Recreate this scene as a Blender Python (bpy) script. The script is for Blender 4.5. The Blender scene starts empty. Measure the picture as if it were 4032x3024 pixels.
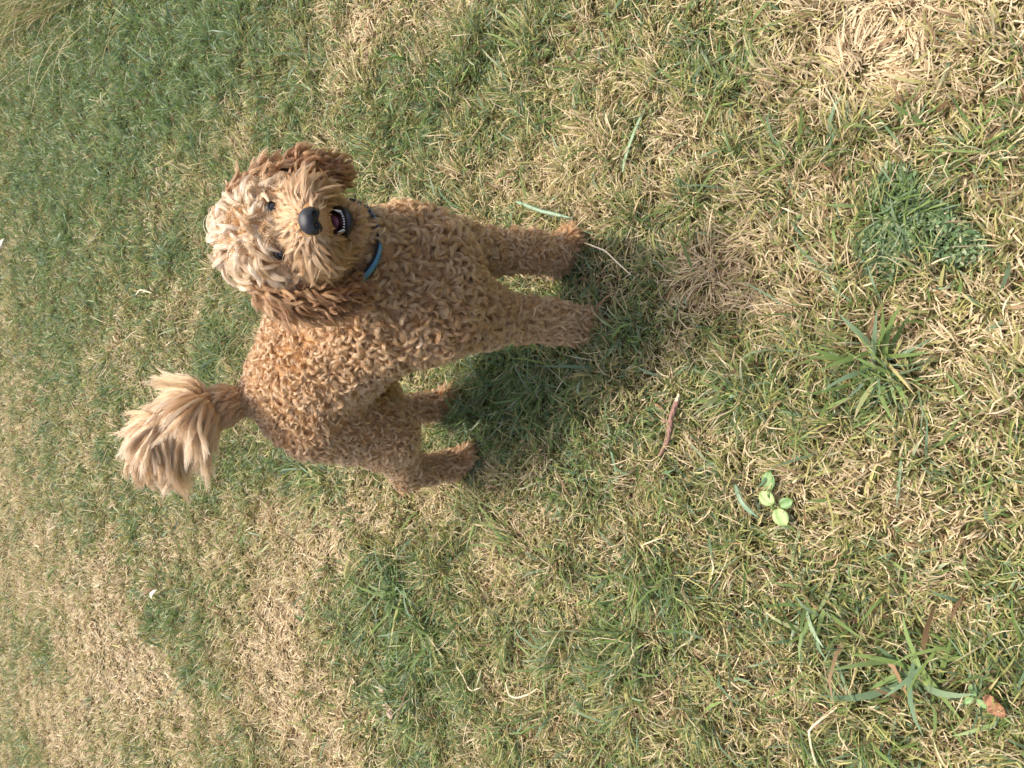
import bpy, math
import numpy as np
from mathutils import Matrix, Vector

RNG = np.random.default_rng(11)
sc = bpy.context.scene
COL = sc.collection

# ------------------------------------------------------------------ camera
CAM_H, PITCH, FPX = 1.30, math.radians(47.0), 2900.0
cF = np.array([0, math.cos(PITCH), -math.sin(PITCH)])
cU = np.array([0, math.sin(PITCH), math.cos(PITCH)])
cR = np.array([1.0, 0, 0])
camd = bpy.data.cameras.new('camera')
camo = bpy.data.objects.new('camera', camd)
COL.objects.link(camo)
camd.sensor_fit = 'HORIZONTAL'
camd.sensor_width = 36.0
camd.lens = FPX / 4032.0 * 36.0
camd.clip_start, camd.clip_end = 0.02, 1000.0
m = Matrix.Identity(4)                       # the phone was held on its side: world up points to the left of the picture
for i, v in enumerate((-cU, cR, -cF)):
    for k in range(3):
        m[k][i] = float(v[k])
m[2][3] = CAM_H
camo.matrix_world = m
sc.camera = camo

# ------------------------------------------------------------------ sky, sun, exposure
SUN_EL, SUN_AZ = math.radians(69), math.radians(10)      # azimuth from +Y (the far side) towards +X
w = bpy.data.worlds.new('World')
sc.world = w
w.use_nodes = True
wn = w.node_tree
sky = wn.nodes.new('ShaderNodeTexSky')
sky.sky_type = 'NISHITA'
sky.sun_disc = False
sky.sun_elevation = SUN_EL
sky.sun_rotation = SUN_AZ
sky.air_density, sky.dust_density, sky.ozone_density = 0.8, 6.0, 0.3
bg = wn.nodes['Background']
bg.inputs['Strength'].default_value = 0.15
wn.links.new(sky.outputs['Color'], bg.inputs['Color'])
sund = bpy.data.lights.new('sun', 'SUN')
sund.energy = 2.2
sund.angle = math.radians(1.5)
sund.color = (1.0, 0.94, 0.85)
suno = bpy.data.objects.new('sun', sund)
COL.objects.link(suno)
sdir = Vector((math.sin(SUN_AZ) * math.cos(SUN_EL), math.cos(SUN_AZ) * math.cos(SUN_EL), math.sin(SUN_EL)))
suno.rotation_euler = sdir.to_track_quat('Z', 'Y').to_euler()
suno.location = (0, 3, 4)
vs = sc.view_settings
vs.view_transform = 'Standard'
vs.look = 'None'
vs.gamma = 1.0
vs.use_curve_mapping = False
vs.exposure = 1.02
sc.render.engine = 'CYCLES'
cy = sc.cycles
cy.use_denoising = True
cy.denoiser = 'OPENIMAGEDENOISE'
cy.denoising_input_passes = 'RGB_ALBEDO_NORMAL'
cy.max_bounces = 10
cy.diffuse_bounces = 4
cy.glossy_bounces = 8
cy.transmission_bounces = 8
cy.transparent_max_bounces = 8
cy.sample_clamp_indirect = 4.0
sc.cycles_curves.shape = 'THICK'
sc.cycles_curves.subdivisions = 2


# ------------------------------------------------------------------ helpers
def tag(o, label=None, cat=None, group=None, kind=None):
    for k, v in (('label', label), ('category', cat), ('group', group), ('kind', kind)):
        if v:
            o[k] = v
    return o


def link(name, data, mat=None, parent=None, loc=None):
    o = bpy.data.objects.new(name, data)
    COL.objects.link(o)
    if mat is not None:
        data.materials.append(mat)
    if parent is not None:
        o.parent = parent
    if loc is not None:
        o.location = [float(v) for v in loc]
    return o


def mesh_np(name, verts, faces, smooth=True):
    """faces: (n,3) or (n,4) int array"""
    me = bpy.data.meshes.new(name)
    verts = np.ascontiguousarray(verts, np.float32)
    faces = np.ascontiguousarray(faces, np.int32)
    k = faces.shape[1]
    me.vertices.add(len(verts))
    me.vertices.foreach_set('co', verts.ravel())
    me.loops.add(faces.size)
    me.loops.foreach_set('vertex_index', faces.ravel())
    me.polygons.add(len(faces))
    me.polygons.foreach_set('loop_start', np.arange(0, faces.size, k, dtype=np.int32))
    me.update(calc_edges=True)
    me.validate()
    if smooth:
        me.polygons.foreach_set('use_smooth', np.ones(len(me.polygons), bool))
    return me


def curves_np(name, pts, rad, attrs=None):
    """pts (n,m,3), rad (n,m); attrs: dict of per-curve floats or colours"""
    n, mm, _ = pts.shape
    cu = bpy.data.hair_curves.new(name)
    cu.add_curves([mm] * n)
    cu.attributes['position'].data.foreach_set('vector', np.ascontiguousarray(pts, np.float32).ravel())
    r = cu.attributes.get('radius') or cu.attributes.new('radius', 'FLOAT', 'POINT')
    r.data.foreach_set('value', np.ascontiguousarray(rad, np.float32).ravel())
    for k, v in (attrs or {}).items():
        v = np.ascontiguousarray(v, np.float32)
        if v.ndim == 1:
            a = cu.attributes.new(k, 'FLOAT', 'CURVE')
            a.data.foreach_set('value', v)
        else:
            a = cu.attributes.new(k, 'FLOAT_COLOR', 'CURVE')
            a.data.foreach_set('color', np.concatenate([v, np.ones((n, 1), np.float32)], 1).ravel())
    return cu


def unit(v):
    return v / np.maximum(np.linalg.norm(v, axis=-1, keepdims=True), 1e-9)


def smooth01(x):
    x = np.clip(x, 0, 1)
    return x * x * (3 - 2 * x)


class Noise:
    """value noise on a lattice, 2-D or 3-D, vectorised"""
    def __init__(self, seed):
        self.t = np.random.default_rng(seed).random(4096).astype(np.float64)

    def h(self, *ix):
        k = ix[0] * 73856093 ^ ix[1] * 19349663
        if len(ix) > 2:
            k = k ^ ix[2] * 83492791
        return self.t[(k % 4093 + k // 7) % 4096]

    def __call__(self, p, f=1.0):
        p = np.asarray(p, float) * f + 300.0
        i = np.floor(p).astype(np.int64)
        u = smooth01(p - i)
        d = p.shape[-1]
        out = 0
        for c in range(2 ** d):
            wgt, ix = 1.0, []
            for a in range(d):
                b = c >> a & 1
                ix.append(i[..., a] + b)
                wgt = wgt * (u[..., a] if b else 1 - u[..., a])
            out = out + wgt * self.h(*ix)
        return out

    def fbm(self, p, f, octs=3):
        s, a, t = 0, 1.0, 0
        for o in range(octs):
            s = s + a * self(p, f * 2 ** o)
            t += a
            a *= 0.5
        return s / t


def mat(name):
    mt = bpy.data.materials.new(name)
    mt.use_nodes = True
    nt = mt.node_tree
    return mt, nt, nt.nodes, nt.links, nt.nodes['Principled BSDF'], nt.nodes['Material Output']


def simple_mat(name, col, rough=0.6, spec=0.5, noise=0.0, scale=60.0, bump=0.0, coat=0.0):
    mt, nt, N, Lk, b, out = mat(name)
    b.inputs['Roughness'].default_value = rough
    b.inputs['Specular IOR Level'].default_value = spec
    b.inputs['Coat Weight'].default_value = coat
    tc = N.new('ShaderNodeTexCoord')
    nz = N.new('ShaderNodeTexNoise')
    nz.inputs['Scale'].default_value = scale
    nz.inputs['Detail'].default_value = 5
    Lk.new(tc.outputs['Object'], nz.inputs['Vector'])
    mx = N.new('ShaderNodeMix')
    mx.data_type = 'RGBA'
    c = np.array(col)
    mx.inputs[6].default_value = (*np.clip(c * (1 - noise), 0, 1), 1)
    mx.inputs[7].default_value = (*np.clip(c * (1 + noise), 0, 1), 1)
    Lk.new(nz.outputs['Fac'], mx.inputs[0])
    Lk.new(mx.outputs[2], b.inputs['Base Color'])
    if bump:
        bp = N.new('ShaderNodeBump')
        bp.inputs['Strength'].default_value = bump
        bp.inputs['Distance'].default_value = 0.002
        Lk.new(nz.outputs['Fac'], bp.inputs['Height'])
        Lk.new(bp.outputs['Normal'], b.inputs['Normal'])
    return mt


# ------------------------------------------------------------------ ground
GN_ = Noise(21)
GN2 = Noise(22)
GN3 = Noise(23)
# worn straw-dry patches (+) and fresh green patches (-): x, y, half width, half depth, strength
PATCHES = [(0.56, 0.38, 0.096, 0.089, 1.1), (0.58, 0.31, 0.048, 0.09, 0.5), (1.05, 1.76, 0.089, 0.147, 0.6), (-0.46, 2.08, 0.163, 0.239, 0.9), (-0.81, 2.27, 0.224, 0.182, 0.9), (-1.13, 2.11, 0.148, 0.305, 0.8), (-1.31, 3.96, 0.327, 0.463, 0.8), (-0.93, 2.67, 0.191, 0.246, 0.5), (-1.39, 3.39, 0.203, 0.514, 0.5), (-1.9, 4.64, 0.241, 1.162, 0.5), (-1.26, 5.4, 0.479, 0.807, 0.3), (0.18, 0.59, 0.074, 0.063, 0.3), (0.2, 0.43, 0.043, 0.049, 0.5), (0.28, 0.26, 0.035, 0.03, 0.6), (-0.79, 1.03, 0.074, 0.145, 0.4), (-0.35, 1.79, 0.082, 0.113, 0.6), (0.19, 3.69, 0.215, 0.385, 0.4), (0.32, 2.98, 0.072, 0.213, 0.5), (-0.15, 1.66, 0.05, 0.081, 0.6), (1.36, 4.03, 0.064, 0.182, 0.3), (0.9, 2.51, 0.101, 0.113, 0.5), (0.31, 0.96, 0.083, 0.103, 0.2), (0.42, 0.83, 0.105, 0.122, 0.25), (0.54, 1.14, 0.09, 0.119, 0.1), (-0.55, 0.99, 0.168, 0.213, 0.1), (1.43, 3.86, 0.309, 1.458, -0.75), (1.3, 3.0, 0.207, 0.482, -0.8), (0.53, 3.0, 0.093, 0.215, -0.6), (0.07, 2.78, 0.177, 0.129, -0.8), (-0.62, 1.66, 0.144, 0.196, -0.85), (-0.76, 1.46, 0.08, 0.12, -0.4), (-1.01, 3.28, 0.121, 0.298, -0.9), (-1.48, 4.97, 0.224, 0.175, -0.9), (0.79, 1.27, 0.157, 0.22, -0.5), (0.24, 0.33, 0.069, 0.096, -0.8), (0.01, 0.41, 0.051, 0.068, -0.6), (-0.11, 0.64, 0.119, 0.128, -0.25), (0.01, 1.18, 0.121, 0.165, -0.6), (-0.11, 1.36, 0.078, 0.141, -0.7), (0.19, 1.03, 0.057, 0.073, -0.6), (0.84, 4.42, 0.41, 1.312, -0.45), (-0.32, 2.14, 0.066, 0.108, -0.5), (0.02, 4.64, 0.426, 0.918, -0.1), (-0.39, 0.3, 0.159, 0.106, -0.2), (-0.43, 3.34, 0.222, 0.417, -0.3), (-0.39, 0.71, 0.099, 0.138, -0.1), (0.66, 0.93, 0.136, 0.133, -0.2), (-0.29, 2.48, 0.073, 0.223, -0.4), (0.46, 0.54, 0.068, 0.092, -0.1)]


def hgt(xy):
    return 0.022 * (GN_.fbm(xy, 2.2, 2) - 0.5) + 0.012 * (GN_(xy, 9.0) - 0.5)


def dryness(xy):
    """0 = fresh green turf, 1 = dead straw"""
    v = 0.35 + 0.55 * (GN2.fbm(xy, 3.1, 3) - 0.5) + 0.40 * (GN3.fbm(xy, 11.0, 2) - 0.5)
    v = v - 0.08 * np.clip(xy[:, 0], -1, 2) * np.clip(xy[:, 1] - 1.0, 0, 3) / 2
    for (x, y, a, b, s) in PATCHES:
        v = v + 0.55 * s * np.exp(-0.9 * (((xy[:, 0] - x) / a) ** 2 + ((xy[:, 1] - y) / b) ** 2))
    return v


g1 = np.concatenate([[-180, -60, -20, -8, -4.5], np.arange(-3.6, 3.61, 0.06), [4.5, 8, 20, 60, 180]])
g2 = np.concatenate([[-180, -60, -20, -6, -2], np.arange(-0.9, 7.51, 0.06), [9, 12, 25, 70, 250]])
gx, gy = np.meshgrid(g1, g2, indexing='ij')
gxy = np.stack([gx.ravel(), gy.ravel()], 1)
gzv = hgt(gxy)
ii = np.arange(len(g1) * len(g2)).reshape(len(g1), len(g2))
gf = np.stack([ii[:-1, :-1], ii[1:, :-1], ii[1:, 1:], ii[:-1, 1:]], -1).reshape(-1, 4)


def soil_material():
    mt, nt, N, Lk, b, out = mat('soil_and_thatch')
    tc = N.new('ShaderNodeTexCoord')
    n1 = N.new('ShaderNodeTexNoise')
    n1.inputs['Scale'].default_value = 140
    n1.inputs['Detail'].default_value = 6
    n2 = N.new('ShaderNodeTexNoise')
    n2.inputs['Scale'].default_value = 2.2
    n2.inputs['Detail'].default_value = 6
    for n_ in (n1, n2):
        Lk.new(tc.outputs['Object'], n_.inputs['Vector'])
    r1 = N.new('ShaderNodeValToRGB')
    for e, (p_, c) in zip((r1.color_ramp.elements[0], r1.color_ramp.elements[1]), ((0.35, (0.035, 0.024, 0.015)), (0.7, (0.15, 0.11, 0.06)))):
        e.position, e.color = p_, (*c, 1)
    Lk.new(n1.outputs['Fac'], r1.inputs['Fac'])
    mx = N.new('ShaderNodeMix')
    mx.data_type = 'RGBA'
    mx.inputs[7].default_value = (0.07, 0.08, 0.025, 1)
    Lk.new(n2.outputs['Fac'], mx.inputs[0])
    Lk.new(r1.outputs['Color'], mx.inputs[6])
    Lk.new(mx.outputs[2], b.inputs['Base Color'])
    b.inputs['Roughness'].default_value = 0.95
    b.inputs['Specular IOR Level'].default_value = 0.1
    bp = N.new('ShaderNodeBump')
    bp.inputs['Distance'].default_value = 0.006
    Lk.new(n1.outputs['Fac'], bp.inputs['Height'])
    Lk.new(bp.outputs['Normal'], b.inputs['Normal'])
    return mt


ground = link('ground', mesh_np('ground', np.concatenate([gxy, gzv[:, None]], 1), gf), soil_material())
tag(ground, kind='structure')


# ------------------------------------------------------------------ grass blades
def blade_material(name, trans=0.3, rough=0.5, attr='col'):
    mt, nt, N, Lk, b, out = mat(name)
    at = N.new('ShaderNodeAttribute')
    at.attribute_name = attr
    Lk.new(at.outputs['Color'], b.inputs['Base Color'])
    b.inputs['Roughness'].default_value = rough
    b.inputs['Specular IOR Level'].default_value = 0.35
    tr_ = N.new('ShaderNodeBsdfTranslucent')
    Lk.new(at.outputs['Color'], tr_.inputs['Color'])
    mx = N.new('ShaderNodeMixShader')
    mx.inputs[0].default_value = trans
    Lk.new(b.outputs[0], mx.inputs[1])
    Lk.new(tr_.outputs[0], mx.inputs[2])
    Lk.new(mx.outputs[0], out.inputs['Surface'])
    return mt


GRASS_M = blade_material('grass_blade')
PAL = {
    'straw': np.array([(0.66, 0.55, 0.35), (0.60, 0.47, 0.28), (0.72, 0.62, 0.42), (0.52, 0.39, 0.22)]),
    'olive': np.array([(0.38, 0.36, 0.13), (0.31, 0.31, 0.11), (0.46, 0.41, 0.17), (0.26, 0.28, 0.09)]),
    'green': np.array([(0.14, 0.21, 0.055), (0.10, 0.17, 0.045), (0.19, 0.26, 0.075), (0.21, 0.28, 0.10)]),
    'blue': np.array([(0.17, 0.25, 0.145), (0.13, 0.20, 0.105), (0.24, 0.31, 0.19), (0.11, 0.18, 0.085)]),
    'brown': np.array([(0.24, 0.15, 0.075), (0.17, 0.10, 0.05), (0.34, 0.22, 0.12), (0.2, 0.14, 0.08)]),
}
ROWS = np.array([0.0, 0.36, 0.72, 1.0])


def ribbon_blades(root, az, lean0, lean1, L, W, side, kink, wprof=(0.75, 1.0, 0.8, 0.12), rows=ROWS, sub=None):
    """root (n,3); azimuth; lean from vertical at base and tip; side = lateral curl. Returns verts (n,2R,3)"""
    n, R = len(root), len(rows)
    fine = np.linspace(0, 1, 10)
    le = lean0[:, None] + (lean1 - lean0)[:, None] * fine
    a = az[:, None] + side[:, None] * (fine - 0.3) + kink[:, None] * (fine > 0.55)
    d = np.stack([np.sin(le) * np.cos(a), np.sin(le) * np.sin(a), np.cos(le)], -1)
    pos = np.concatenate([np.zeros((n, 1, 3)), np.cumsum(d[:, :-1], 1)], 1) * (L / 9)[:, None, None]
    x = rows * 9
    i0 = np.minimum(x.astype(int), 8)
    f = (x - i0)[None, :, None]
    c = pos[:, i0] * (1 - f) + pos[:, i0 + 1] * f + root[:, None]
    dd = d[:, np.minimum(i0, 9)]
    tw = RNG.normal(0, 0.55, (n, 1)) + RNG.normal(0, 0.9, (n, 1)) * rows[None]
    aa = a[:, np.minimum(i0, 9)]
    wv = np.stack([-np.sin(aa), np.cos(aa), np.zeros_like(aa)], -1)
    nv = np.cross(dd, wv)
    wv = wv * np.cos(tw)[..., None] + nv * np.sin(tw)[..., None]
    hw = (W[:, None] * np.array(wprof)[None] * 0.5)[..., None] * wv
    return np.stack([c - hw, c + hw], 2).reshape(n, 2 * R, 3)


def blades_mesh(name, V, colours):
    """V (n,2R,3), colours (n,R-1,3)"""
    n, r2, _ = V.shape
    R = r2 // 2
    base = (np.arange(n) * r2)[:, None, None]
    q = np.array([[2 * k, 2 * k + 1, 2 * k + 3, 2 * k + 2] for k in range(R - 1)])[None]
    faces = (base + q).reshape(-1, 4).astype(np.int32)
    me = bpy.data.meshes.new(name)
    me.vertices.add(n * r2)
    me.vertices.foreach_set('co', np.ascontiguousarray(V, np.float32).ravel())
    me.loops.add(faces.size)
    me.loops.foreach_set('vertex_index', faces.ravel())
    me.polygons.add(len(faces))
    me.polygons.foreach_set('loop_start', np.arange(0, faces.size, 4, dtype=np.int32))
    me.update(calc_edges=True)
    a = me.attributes.new('col', 'FLOAT_COLOR', 'FACE')
    c = np.ones((n * (R - 1), 4), np.float32)
    c[:, :3] = colours.reshape(-1, 3)
    a.data.foreach_set('color', c.ravel())
    return me


def scatter(x0, x1, y0, y1, dens):
    n = int((x1 - x0) * (y1 - y0) * dens)
    p = np.stack([RNG.uniform(x0, x1, n), RNG.uniform(y0, y1, n)], 1)
    half = 0.62 + 0.36 * np.clip(p[:, 1], 0, 9) + 0.25        # the strip of lawn in front of the viewer, with room to either side
    return p[np.abs(p[:, 0]) < half]


def colours_for(xy, dry, bias=0.0, tipdry=0.5):
    n = len(xy)
    u = RNG.random(n) * 0.62 + 0.19
    v = dry + bias
    cls = np.full(n, 1)
    cls[v > u + 0.10] = 0
    cls[v < u - 0.16] = 2
    fresh = RNG.random(n)
    cls[(cls == 2) & (fresh < 0.35)] = 3
    cls[RNG.random(n) < 0.05 + 0.05 * np.clip(v, 0, 1)] = 4
    out = np.empty((n, 3, 3))
    names = ('straw', 'olive', 'green', 'blue', 'brown')
    for k, nm in enumerate(names):
        s = np.flatnonzero(cls == k)
        pal = PAL[nm]
        w_ = RNG.dirichlet(np.ones(len(pal)) * 0.6, len(s))
        out[s] = (w_ @ pal)[:, None]
    out *= RNG.normal(1, 0.12, (n, 1, 1)).clip(0.6, 1.4)
    td = (RNG.random(n) < tipdry * np.clip(v + 0.2, 0.1, 1)) & (cls > 0) & (cls < 4)
    straw = PAL['straw'][RNG.integers(0, 4, n)]
    out[td, 2] = 0.35 * out[td, 2] + 0.65 * straw[td]
    out[td, 1] = 0.75 * out[td, 1] + 0.25 * straw[td]
    return out, cls


VV, CC = [], []


def tufts(xy, cell):
    """nearest point of a jittered grid: offset from it, and a random number of its own"""
    q = xy / cell
    i = np.floor(q).astype(np.int64)
    best = np.full(len(xy), 9.0)
    off = np.zeros((len(xy), 2))
    rid = np.zeros(len(xy))
    for a in (-1, 0, 1):
        for b in (-1, 0, 1):
            ix, iy = i[:, 0] + a + 500, i[:, 1] + b + 500
            c = np.stack([ix - 500 + GN_.h(ix, iy), iy - 500 + GN2.h(ix, iy)], 1)
            d = q - c
            l = (d * d).sum(1)
            s = l < best
            best[s], off[s], rid[s] = l[s], d[s], GN3.h(ix[s], iy[s])
    return off, np.sqrt(best), rid


def layer(xy, Lr, Wr, lean0, lean1, coh=0.5, bias=0.0, z=0.0, sidecurl=0.8, kinkp=0.15, clump=True, cell=0.075):
    n = len(xy)
    off, r, rid = tufts(xy, cell)
    dry = dryness(xy) + 0.42 * (rid - 0.5) * clump
    h0 = hgt(xy)
    lay = 2 * np.pi * GN2(xy, 3.0) + 3.0 * rid
    az = np.arctan2(off[:, 1], off[:, 0])
    az = np.where(r < 0.35, lay, az)
    az = np.where(RNG.random(n) < coh, az + RNG.normal(0, 0.45, n), RNG.uniform(0, 2 * np.pi, n))
    big = (rid * 7.31) % 1.0
    tall = (0.70 + 0.75 * smooth01((big - 0.35) / 0.5) * (1.2 - np.clip(dry, 0, 1))) if clump else np.ones(n)
    L = RNG.uniform(*Lr, n) * tall
    W = RNG.uniform(*Wr, n)
    l0 = RNG.normal(lean0[0], lean0[1], n).clip(0.02, 1.54)
    l1 = RNG.normal(lean1[0], lean1[1], n).clip(0.2, 1.95)
    l0 = np.minimum(l0 + np.clip(dry - 0.55, 0, 0.6) + (0.35 * np.clip(r, 0, 1) if clump else 0), 1.5)
    sd = RNG.normal(0, sidecurl, n)
    kk = np.where(RNG.random(n) < kinkp, RNG.normal(0, 1.3, n), 0)
    dome = 0.016 * smooth01(1 - r * 1.2) * tall * clump
    root = np.concatenate([xy, (h0 + z + dome + RNG.uniform(-0.002, 0.003, n))[:, None]], 1)
    V = ribbon_blades(root, az, l0, l1, L, W, sd, kk)
    floor = np.repeat(h0[:, None], V.shape[1], 1) + 0.003
    V[..., 2] = np.maximum(V[..., 2], floor)
    c, cls = colours_for(xy, dry, bias)
    VV.append(V.astype(np.float32))
    CC.append(c.astype(np.float32))


YN, YM, YF = 1.55, 3.1, 6.9
for (ya, yb, dn, wk) in ((-0.15, YN, 1.0, 1.0), (YN, YM, 0.62, 1.25), (YM, YF, 0.30, 1.75)):
    xm = 0.9 + 0.4 * yb
    # thatch: short dead pieces lying flat in every direction
    layer(scatter(-xm, xm, ya, yb, 8000 * dn), (0.018, 0.050), (0.0014 * wk, 0.0032 * wk), (1.25, 0.2), (1.5, 0.2), 0.1, 0.26, 0.004, 1.2, 0.3, False)
    # turf
    layer(scatter(-xm, xm, ya, yb, 27000 * dn), (0.022, 0.052), (0.0016 * wk, 0.0036 * wk), (0.55, 0.35), (1.30, 0.4), 0.72, 0.0, 0.0, 0.7, 0.10)
    # wispy dry stems standing out of the turf
    layer(scatter(-xm, xm, ya, yb, 2600 * dn), (0.035, 0.085), (0.0012 * wk, 0.0026 * wk), (0.7, 0.4), (1.35, 0.4), 0.2, 0.30, 0.004, 1.1, 0.35, True)
    # broad grey-green blades
    layer(scatter(-xm, xm, ya, yb, 650 * dn), (0.045, 0.10), (0.0032 * wk ** 0.5, 0.0066 * wk ** 0.5), (0.7, 0.35), (1.45, 0.3), 0.4, -0.35, 0.004, 0.6, 0.15)
turf = link('lawn_grass', blades_mesh('lawn_grass', np.concatenate(VV), np.concatenate(CC)), GRASS_M)
tag(turf, 'short dry mown lawn grass of straw and green blades', 'grass', kind='stuff')
print('blades', sum(len(v) for v in VV))

# ------------------------------------------------------------------ uncut grass at the far right edge of the lawn
def edge_x(y):
    return 1.90 + (y - 3.86) * 0.17


nT = 15000
ty = RNG.uniform(3.2, 7.4, nT)
tx = edge_x(ty) + 0.05 + np.abs(RNG.normal(0, 0.55, nT))
xyT = np.stack([tx, ty], 1)
aT = np.where(RNG.random(nT) < 0.6, RNG.normal(math.pi, 1.1, nT), RNG.uniform(0, 6.28, nT))
rT = np.concatenate([xyT, hgt(xyT)[:, None]], 1)
rowsT = np.array([0, 0.25, 0.5, 0.75, 1.0])
VT = ribbon_blades(rT, aT, RNG.normal(0.35, 0.25, nT).clip(0, 1.2), RNG.normal(1.2, 0.4, nT).clip(0.2, 2.2), RNG.uniform(0.14, 0.40, nT) * np.clip((tx - edge_x(ty)) / 0.25 + 0.35, 0.4, 1),
                   RNG.uniform(0.003, 0.007, nT), RNG.normal(0, 0.5, nT), np.where(RNG.random(nT) < 0.2, RNG.normal(0, 1, nT), 0), (0.8, 1, 0.9, 0.6, 0.1), rowsT)
VT[..., 2] = np.maximum(VT[..., 2], 0.01)
cT, _ = colours_for(xyT, RNG.normal(0.36, 0.16, nT), 0, 0.6)
cT = cT[:, [0, 0, 1, 2]]
tall = link('tall_grass', blades_mesh('tall_grass', VT, cT), GRASS_M)
tag(tall, 'rank uncut grass with dry stems along the edge of the lawn', 'grass', kind='stuff')
# long pale stems that have fallen over onto the lawn
nS = 46
sy = RNG.uniform(3.5, 6.3, nS)
sx = edge_x(sy) + RNG.uniform(-0.25, 0.25, nS)
xyS = np.stack([sx, sy], 1)
rS = np.concatenate([xyS, hgt(xyS)[:, None] + 0.01], 1)
rowsS = np.linspace(0, 1, 8)
VS = ribbon_blades(rS, RNG.normal(math.pi, 0.45, nS), RNG.normal(0.8, 0.25, nS), RNG.normal(1.75, 0.15, nS), RNG.uniform(0.25, 0.55, nS), RNG.uniform(0.0035, 0.006, nS),
                   RNG.normal(0, 0.4, nS), np.where(RNG.random(nS) < 0.25, RNG.normal(0, 1.2, nS), 0), np.linspace(1, 0.3, 8), rowsS)
VS[..., 2] = np.maximum(VS[..., 2], hgt(VS[..., :2].reshape(-1, 2)).reshape(VS.shape[:2]) + 0.025)
cS = np.repeat((RNG.dirichlet(np.ones(4), nS) @ np.concatenate([PAL['straw'][:3], PAL['olive'][2:3]]))[:, None], 7, 1)
stems = link('fallen_stems', blades_mesh('fallen_stems', VS, cS), GRASS_M)
tag(stems, 'long thin pale stems fallen from the uncut grass over the lawn', 'grass', kind='stuff')

# ------------------------------------------------------------------ creeping small-leaved weed
nW = 3400
rr_ = np.sqrt(RNG.random(nW))
th_ = RNG.uniform(0, 6.28, nW)
lob = 0.75 + 0.35 * np.sin(3 * th_ + 1) + 0.2 * np.sin(5 * th_)
xyW = np.stack([0.245 + 0.088 * rr_ * lob * np.cos(th_), 0.335 + 0.098 * rr_ * lob * np.sin(th_)], 1)
rW = np.concatenate([xyW, (hgt(xyW) + RNG.uniform(0.006, 0.030, nW))[:, None]], 1)
rowsW = np.array([0, 0.3, 0.65, 1.0])
VW = ribbon_blades(rW, RNG.uniform(0, 6.28, nW), RNG.normal(0.9, 0.3, nW), RNG.normal(1.4, 0.3, nW), RNG.uniform(0.007, 0.013, nW), RNG.uniform(0.003, 0.0055, nW), RNG.normal(0, 0.3, nW), np.zeros(nW), (0.25, 1.0, 0.85, 0.1), rowsW)
cW = (RNG.dirichlet(np.ones(4) * 0.7, nW) @ np.array([(0.10, 0.19, 0.075), (0.075, 0.15, 0.06), (0.15, 0.24, 0.10), (0.45, 0.48, 0.30)]))
weed = link('creeping_weed', blades_mesh('creeping_weed', VW, np.repeat(cW[:, None], 3, 1)), GRASS_M)
tag(weed, 'patch of creeping weed with tiny dark green leaves in the turf', 'weed', kind='stuff')


# ------------------------------------------------------------------ single things lying or growing in the turf
def empty(name, xy, z=0.0):
    o = bpy.data.objects.new(name, None)
    COL.objects.link(o)
    h_ = float(hgt(np.array([xy]))[0])
    o.location = (xy[0], xy[1], h_ + z)
    o.empty_display_size = 0.03
    return o


def grass_tuft(xy, n, Lr, Wr, seed_dry, label, spread=0.012, lean=(0.75, 0.3)):
    o = empty('grass_tuft', xy)
    tag(o, label, 'grass tuft', 'broad-bladed grass tufts in the lawn')
    for _ in range(n):
        a = RNG.uniform(0, 6.28)
        c0 = RNG.normal(0, spread, 2)
        V = ribbon_blades(np.array([[c0[0], c0[1], 0.004]]), np.array([a]), np.array([abs(RNG.normal(*lean))]), np.array([RNG.normal(1.5, 0.2)]),
                          np.array([RNG.uniform(*Lr)]), np.array([RNG.uniform(*Wr)]), np.array([RNG.normal(0, 0.5)]), np.array([0.0]), (0.7, 0.95, 1.0, 0.9, 0.6, 0.08), np.array([0, 0.2, 0.4, 0.6, 0.8, 1.0]))
        V[..., 2] = np.maximum(V[..., 2], 0.016 + 0.01 * RNG.random())
        c, _ = colours_for(np.zeros((1, 2)), np.array([seed_dry + RNG.normal(0, 0.08)]), 0, 0.3)
        link('blade', blades_mesh('blade', V, c[:, [0, 0, 1, 1, 2]]), GRASS_M, o)
    return o


grass_tuft((0.026, 0.378), 26, (0.07, 0.13), (0.006, 0.010), 0.0, 'large blue-green tuft of broad grass blades beside the creeping weed', 0.014)
grass_tuft((-0.602, 1.66), 30, (0.10, 0.17), (0.005, 0.009), 0.02, 'biggest grass tuft behind the dog, long green blades swept outward', 0.022)
grass_tuft((-0.668, 1.51), 22, (0.08, 0.15), (0.005, 0.009), 0.05, 'grass tuft close in front of the biggest tuft behind the dog', 0.02)
grass_tuft((-0.013, 0.62), 16, (0.06, 0.12), (0.006, 0.009), 0.0, 'blue-green grass tuft beside the reddish twig', 0.016)
grass_tuft((-0.40, 0.48), 16, (0.06, 0.12), (0.006, 0.010), 0.05, 'broad-bladed grass tuft beyond the bent straw stalk', 0.016)
grass_tuft((-0.45, 0.333), 20, (0.07, 0.14), (0.006, 0.011), 0.04, 'blue-green grass tuft just behind the curled brown leaf', 0.02)


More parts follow.
